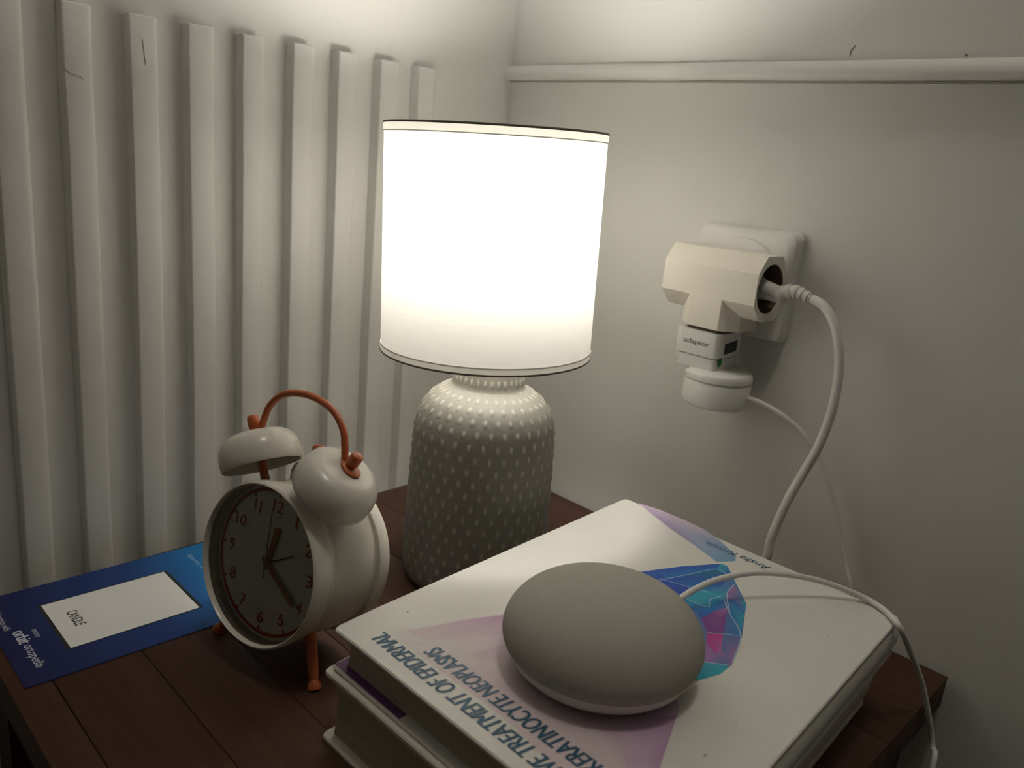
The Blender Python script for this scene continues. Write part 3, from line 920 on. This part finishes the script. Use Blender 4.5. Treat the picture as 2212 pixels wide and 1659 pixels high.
# two turned front feet and a rear stub
for sgn in (-1, 1):
    top_ = K(sgn * 0.0285, 0.0225, -0.0340)
    bot = K(0.0400 if sgn > 0 else -0.0470, 0.0215, -0.0645); bot.z = TZ
    pth = [top_.lerp(bot, t / 12) for t in range(13)]
    pth[-1].z = TZ + 0.0002
    obj('foot', *tube(pth, lambda t: 0.0035 - 0.0006 * t + (0.0009 if t > 0.90 else 0.0) - (0.0006 if 0.78 < t < 0.9 else 0), 16), M['orange'], ck)
pb_ = K(0, 0.0520, -0.0445); pe = Vector((pb_.x, pb_.y, TZ + 0.0002))
obj('rear_foot', *tube([pb_, pb_.lerp(pe, 0.5), pe], 0.0035, 12), M['orange'], ck)

# ------------------------------------------------------------------ blue card
CX0, CX1, CY0, CY1 = 0.0345, 0.1428, -0.4585, -0.3100
cd = thing('flyer_card', 'glossy dark blue printed card with white panel beside the clock', 'card', ((CX0 + CX1) / 2, (CY0 + CY1) / 2, TZ))
CT = 0.0006
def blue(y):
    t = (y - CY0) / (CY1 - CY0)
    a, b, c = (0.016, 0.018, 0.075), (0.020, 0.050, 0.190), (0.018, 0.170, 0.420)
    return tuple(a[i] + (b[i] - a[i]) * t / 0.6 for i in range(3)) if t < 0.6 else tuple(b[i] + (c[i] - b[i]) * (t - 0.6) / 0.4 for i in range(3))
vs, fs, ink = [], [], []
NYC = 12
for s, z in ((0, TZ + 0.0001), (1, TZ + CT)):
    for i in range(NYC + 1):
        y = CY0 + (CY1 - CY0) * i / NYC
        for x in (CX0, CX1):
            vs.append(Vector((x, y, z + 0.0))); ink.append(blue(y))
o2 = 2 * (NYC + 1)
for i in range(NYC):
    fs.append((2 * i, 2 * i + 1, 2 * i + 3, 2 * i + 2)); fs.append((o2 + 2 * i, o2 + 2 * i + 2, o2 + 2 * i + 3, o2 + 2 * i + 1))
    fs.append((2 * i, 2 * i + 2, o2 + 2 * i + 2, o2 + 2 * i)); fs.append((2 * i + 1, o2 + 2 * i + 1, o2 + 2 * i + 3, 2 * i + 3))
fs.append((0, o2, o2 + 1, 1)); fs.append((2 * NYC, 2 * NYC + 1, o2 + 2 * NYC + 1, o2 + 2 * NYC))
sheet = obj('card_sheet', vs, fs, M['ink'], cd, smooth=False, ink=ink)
ZC = TZ + CT
def rect(name, x0, x1, y0, y1, z, m):
    return obj(name, [(x0, y0, z), (x1, y0, z), (x1, y1, z), (x0, y1, z)], [(0, 1, 2, 3)], m, sheet, smooth=False)
px0, px1, py0, py1 = 0.0612, 0.1184, -0.4282, -0.3510
rect('panel_border', px0 - 0.0010, px1 + 0.0008, py0 - 0.0022, py1 + 0.0022, ZC + 0.00005, M['card_black'])
rect('white_panel', px0, px1, py0, py1, ZC + 0.0001, M['card_white'])
lettering('panel_lettering', 'CANDLE', (0.0775, -0.4190, ZC + 0.00015), (1, 0, 0), (0, 1, 0), 0.0195, 0.0065, M['card_black'], sheet, 0.0, 0.012)
lettering('card_lettering', 'in collaboration with', (0.0480, -0.4530, ZC + 0.0001), (1, 0, 0), (0, 1, 0), 0.0310, 0.0040, M['card_text'], sheet)
lettering('card_lettering', 'orbit', (0.0830, -0.4500, ZC + 0.0001), (1, 0, 0), (0, 1, 0), 0.0155, 0.0072, M['card_text'], sheet, 0.0, 0.0, 0.0003)
lettering('card_lettering', 'centro', (0.0860, -0.4405, ZC + 0.0001), (1, 0, 0), (0, 1, 0), 0.0100, 0.0028, M['card_text'], sheet)
lettering('card_lettering', 'ortopedia', (0.1010, -0.4505, ZC + 0.0001), (1, 0, 0), (0, 1, 0), 0.0265, 0.0070, M['card_text'], sheet)
lettering('card_lettering', '@orbit.ortopedia', (0.0470, -0.3290, ZC + 0.0001), (1, 0, 0), (0, 1, 0), 0.0450, 0.0036, M['card_blue_text'], sheet)

# ------------------------------------------------------------------ wall socket with adapters
PXC, PZC = 0.2730, 0.7285
sk = thing('wall_socket', 'square white wall socket plate behind the adapter', 'socket', (PXC, 0.0, PZC))
def squircle(hw, hh, r, n=6):
    out = []
    for cx, cz, a0 in ((hw - r, hh - r, 0), (-hw + r, hh - r, PI / 2), (-hw + r, -hh + r, PI), (hw - r, -hh + r, 1.5 * PI)):
        for i in range(n + 1):
            a = a0 + PI / 2 * i / n
            out.append((cx + r * math.cos(a), cz + r * math.sin(a)))
    return out
vs, fs = [], []
lay = [(0.0400, 0.0395, 0.006, -0.0001), (0.0400, 0.0395, 0.006, -0.0035), (0.0385, 0.0380, 0.007, -0.0100), (0.0360, 0.0355, 0.007, -0.0118), (0.0330, 0.0325, 0.006, -0.0120)]
for hw, hh, r, y in lay:
    vs += [Vector((PXC + a, y, PZC + b)) for a, b in squircle(hw, hh, r)]
n = 28
for j in range(len(lay) - 1):
    for i in range(n):
        fs.append((j * n + i, j * n + (i + 1) % n, (j + 1) * n + (i + 1) % n, (j + 1) * n + i))
fs += [tuple(range(n))[::-1], tuple((len(lay) - 1) * n + i for i in range(n))]
obj('cover_plate', vs, fs, M['white_plastic'], sk, angle=40)
wy = lambda cx, cz: (lambda x, z, y: Vector((cx + x, y, cz + z)))
obj('round_insert', *lathe([(0.0322, -0.0119), (0.0322, -0.0127), (0.0316, -0.0132), (0.0308, -0.0134), (0.001, -0.0134)], 64, wy(PXC, PZC), False, True), M['white_plastic'], sk)

AXC = 0.2722
AD0, AD1 = -0.0136, -0.0510          # wall side and room side of the T
AZ0, AZ1 = 0.7070, 0.7522
AXL, AXR = 0.2340, 0.3098
ad = thing('t_adapter', 'cream T-shaped three-way plug adapter on the wall socket', 'adapter', (AXC, -0.03, AZ0 - 0.010))
ch, cb = 0.0120, 0.0112
sec = [(AD1, AZ1 - ch), (AD1, AZ0 + cb), (AD1 + cb, AZ0), (AD0 - 0.006, AZ0), (AD0, AZ0 + 0.006), (AD0, AZ1 - ch), (AD0 - ch * 0.6, AZ1), (AD1 + ch * 0.75, AZ1)]
HC = ((AD0 + AD1) / 2 , (AZ0 + AZ1) / 2 )       # hole centre in (y, z)
HR = 0.0172
vs, fs = [], []
def section(x):
    return [Vector((x, y, z)) for y, z in sec]
# outer skin of the bar, end walls with round wells
N8 = len(sec)
NH = 48
def ring_out(x):
    """octagon sampled at NH angles about the hole centre so that end wall and well share topology"""
    pts = []
    for i in range(NH):
        a = 2 * PI * i / NH
        dy, dz = math.cos(a), math.sin(a)
        best = None
        for k in range(N8):
            (y0, z0), (y1, z1) = sec[k], sec[(k + 1) % N8]
            ey, ez = y1 - y0, z1 - z0
            det = dy * (-ez) - dz * (-ey)
            if abs(det) < 1e-12: continue
            t = ((y0 - HC[0]) * (-ez) - (z0 - HC[1]) * (-ey)) / det
            s = (dy * (z0 - HC[1]) - dz * (y0 - HC[0])) / det
            if t > 0 and -1e-9 <= s <= 1 + 1e-9:
                best = t if best is None else min(best, t)
        pts.append(Vector((x, HC[0] + dy * best, HC[1] + dz * best)))
    return pts
def ring_in(x, r):
    return [Vector((x, HC[0] + r * math.cos(2 * PI * i / NH), HC[1] + r * math.sin(2 * PI * i / NH))) for i in range(NH)]
rings = [ring_in(AXL + 0.014, 0.0005), ring_in(AXL + 0.014, HR), ring_in(AXL, HR), ring_out(AXL), ring_out(AXR), ring_in(AXR, HR), ring_in(AXR - 0.014, HR), ring_in(AXR - 0.014, 0.0005)]
for r_ in rings: vs += r_
for j in range(len(rings) - 1):
    for i in range(NH):
        fs.append((j * NH + i, j * NH + (i + 1) % NH, (j + 1) * NH + (i + 1) % NH, (j + 1) * NH + i))
fs += [tuple(range(NH)), tuple((len(rings) - 1) * NH + i for i in range(NH))]
bar = obj('crossbar', vs, fs, M['cream_plastic'], ad, angle=20)
for xw, s in ((AXR - 0.0142, 1), (AXL + 0.0142, -1)):
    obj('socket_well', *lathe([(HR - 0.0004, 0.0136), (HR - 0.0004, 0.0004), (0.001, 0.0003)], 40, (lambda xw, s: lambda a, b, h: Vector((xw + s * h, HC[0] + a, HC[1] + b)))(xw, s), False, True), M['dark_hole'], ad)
# stem going down, eight-sided
SX0, SX1 = 0.2480, 0.2960
cs = 0.0110
stem = [(SX0 + cs, AD1 - 0.0001), (SX1 - cs, AD1 - 0.0001), (SX1, AD1 + cs), (SX1, AD0 - 0.004), (SX1 - 0.006, AD0), (SX0 + 0.006, AD0), (SX0, AD0 - 0.004), (SX0, AD1 + cs)]
obj('stem', *prism(stem, lambda u, v, w: Vector((u, v, w)), 0.6965, AZ0 + cb + 0.0004, 0.0003, 1), M['cream_plastic'], ad, angle=20)
obj('plug_neck', *lathe([(0.0165, -0.0134), (0.0170, -0.0140)], 40, wy(AXC, HC[1]), True, True), M['cream_plastic'], ad)

# small charger box under the T
bx0, bx1, by0, by1, bz0, bz1 = 0.2540, 0.2880, -0.0520, -0.0180, 0.6668, 0.6940
cb_ = thing('plug_converter', 'small white plug converter with green dot under the T adapter', 'adapter', ((bx0 + bx1) / 2, -0.035, bz0))
vs, fs = rbox((bx0, by0, bz0 + 0.0095), (bx1, by1, bz1), 0.0038, 4, lambda m_, d: abs(d.z) > 0.9)
body = obj('body', vs, fs, M['white_plastic'], cb_, angle=40)
vs, fs = rbox((bx0 + 0.0006, by0 + 0.0006, bz0), (bx1 - 0.0006, by1 - 0.0006, bz0 + 0.0088), 0.0038, 4, lambda m_, d: abs(d.z) > 0.9)
obj('lower_shell', vs, fs, M['white_plastic'], cb_, angle=40)
vs, fs = rbox((bx0 + 0.0012, by0 + 0.0012, bz0 + 0.0086), (bx1 - 0.0012, by1 - 0.0012, bz0 + 0.0097), 0.003, 3, lambda m_, d: abs(d.z) > 0.9)
obj('seam', vs, fs, M['mark'], cb_, angle=40)
vs, fs = rbox((bx0 - 0.0042, by0 + 0.006, bz0 + 0.003), (bx0 - 0.0002, by1 - 0.006, bz1 - 0.001), 0.0008, 2)
obj('side_plate', vs, fs, M['white_plastic'], cb_)
vs, fs = rbox((bx0 + 0.004, by0 + 0.004, bz1 + 0.0002), (bx1 - 0.004, by1 - 0.004, 0.6964), 0.001, 1)
obj('plug_face', vs, fs, M['dark_hole'], cb_)
lettering('printed_label', 'adaptor', (0.2600, by0 - 0.0001, 0.6828), (1, 0, 0), (0, 0, 1), 0.0215, 0.0046, M['grey_print'], body, 0.0, 0.0, 0.0004)
obj('black_sticker', [(bx1 + 0.0001, -0.042, 0.6790), (bx1 + 0.0001, -0.0255, 0.6805), (bx1 + 0.0001, -0.0255, 0.6885), (bx1 + 0.0001, -0.042, 0.6870)], [(0, 1, 2, 3)], M['black_label'], body, smooth=False)
gd = []
for i in range(20):
    a = 2 * PI * i / 20
    gd.append(Vector((bx1 + 0.00015, -0.0455 + 0.0028 * math.cos(a), 0.6738 + 0.0034 * math.sin(a))))
obj('green_dot', gd, [tuple(range(20))], M['green_dot'], body, smooth=False)

# round charger hanging below
DXC, DYC = 0.2825, -0.0345
rc = thing('round_charger', 'round white speaker charger hanging lowest under the plug converter', 'charger', (DXC, DYC, 0.6388))
dl = lambda x, y, h: Vector((DXC + x, DYC + y, 0.6388 + h))
obj('charger_body', *lathe([(0.0205, 0.0010), (0.0226, 0.0016), (0.0238, 0.0032), (0.0242, 0.0055), (0.0242, 0.0195), (0.0236, 0.0203), (0.0232, 0.0208)], 72, dl), M['white_plastic'], rc, angle=40)
obj('charger_lid', *lathe([(0.0234, 0.0209), (0.0245, 0.0214), (0.0245, 0.0240), (0.0238, 0.0262), (0.0222, 0.0276), (0.0150, 0.0286)], 72, dl), M['white_plastic'], rc, angle=40)

# ------------------------------------------------------------------ cords
# lamp cord: plug in the T's right-hand socket, boot, then down behind the books to the lamp
lc = thing('lamp_cord', 'thick white lamp cord plugged into the side of the T adapter', 'cord', (0.34, -0.04, TZ))
PY_, PZ_ = HC[0], HC[1]
obj('plug', *join(lathe([(0.0105, 0.0005), (0.0105, 0.0030), (0.0080, 0.0060), (0.0066, 0.0110), (0.0060, 0.0170), (0.0056, 0.0250)], 32, lambda a, b, h: Vector((AXR - 0.0140 + h, PY_ + a, PZ_ + b - 0.0008 * (h / 0.01) ** 1.4)))), M['cable'], lc)
bpts = [Vector((AXR + 0.0080, PY_, PZ_ - 0.0020)), at(1712, 630, 1, PY_), at(1732, 636, 1, PY_), at(1752, 645, 1, PY_)]
bpath = catmull(bpts, 10)
obj('strain_relief', *tube(bpath, lambda t: (0.0058 - 0.0022 * t) * (1.0 if (t * 5.0) % 1.0 < 0.55 else 0.72), 14), M['cable'], lc, angle=25)
cp = [(1752, 645, PY_), (1778, 660, -0.033), (1800, 695, -0.034), (1811, 745, -0.035), (1812, 800, -0.036), (1803, 860, -0.038), (1788, 915, -0.040), (1765, 970, -0.042), (1735, 1022, -0.044), (1706, 1072, -0.047), (1682, 1122, -0.050), (1664, 1168, -0.053), (1652, 1210, -0.055)]
cpts = [at(a, b, 1, y) for a, b, y in cp]
cpts += [Vector((0.338, -0.056, 0.532)), Vector((0.326, -0.055, 0.514)), Vector((0.305, -0.052, 0.5042)), Vector((0.27, -0.050, 0.5036)), Vector((0.235, -0.062, 0.5036)), Vector((0.212, -0.088, 0.5036)), Vector((0.200, -0.104, 0.5038)), Vector((0.1955, -0.1125, 0.5042))]
obj('cord', *tube(catmull(cpts, 8), 0.0031, 12), M['cable'], lc)

# speaker cord: from the round charger behind the books, off the table's end and back over the book to the speaker
sp_pts = [Vector((DXC + 0.0238, DYC + 0.004, 0.6500))]
for a, b, y in ((1640, 868, -0.029), (1685, 893, -0.025), (1725, 926, -0.021), (1757, 968, -0.018), (1783, 1022, -0.015), (1803, 1085, -0.013), (1816, 1150, -0.012), (1827, 1215, -0.013), (1836, 1268, -0.016)):
    sp_pts.append(at(a, b, 1, y))
sp_pts += [Vector((0.3990, -0.010, 0.520)), Vector((0.3995, -0.0030, 0.500)), Vector((0.4005, -0.0028, 0.478)), Vector((0.404, -0.0045, 0.42)), Vector((0.425, -0.0060, 0.35)), Vector((0.455, -0.0080, 0.31)),
           Vector((0.477, -0.022, 0.295)), Vector((0.487, -0.050, 0.30)), Vector((0.489, -0.075, 0.34)), Vector((0.488, -0.084, 0.40))]
sp_pts += [at(2014, 1659, 0, 0.484), at(2014, 1610, 0, 0.479), at(2006, 1545, 0, 0.474), at(1991, 1475, 0, 0.468), at(1966, 1405, 0, 0.462), at(1944, 1356, 2, BZ1 + 0.0006)]
sp_pts += [at(1915, 1322, 2, BZ1 + 0.0019), at(1876, 1296, 2, BZ1 + 0.0026), at(1830, 1275, 2, BZ1 + 0.0065), at(1760, 1252, 2, BZ1 + 0.0125), at(1690, 1240, 2, BZ1 + 0.0165), at(1620, 1238, 2, BZ1 + 0.0180), at(1550, 1252, 2, BZ1 + 0.0165), at(1505, 1271, 2, BZ1 + 0.0140), at(1478, 1287, 2, BZ1 + 0.0120)]
end = sp_pts[-1]
out = Vector((end.x - SX, end.y - SY, 0)).normalized()
sp_pts.append(Vector((SX, SY, 0)) + out * 0.0560 + Vector((0, 0, BZ1 + 0.0100)))
sp_pts.append(Vector((SX, SY, 0)) + out * 0.0462 + Vector((0, 0, BZ1 + 0.0095)))
so = obj('speaker_cord', *tube(catmull(sp_pts, 8), 0.00175, 10), M['cable'], None, loc=(0.45, -0.06, TZ))
tag(so, 'thin white speaker cord draped over the textbook and off the table', 'cord')
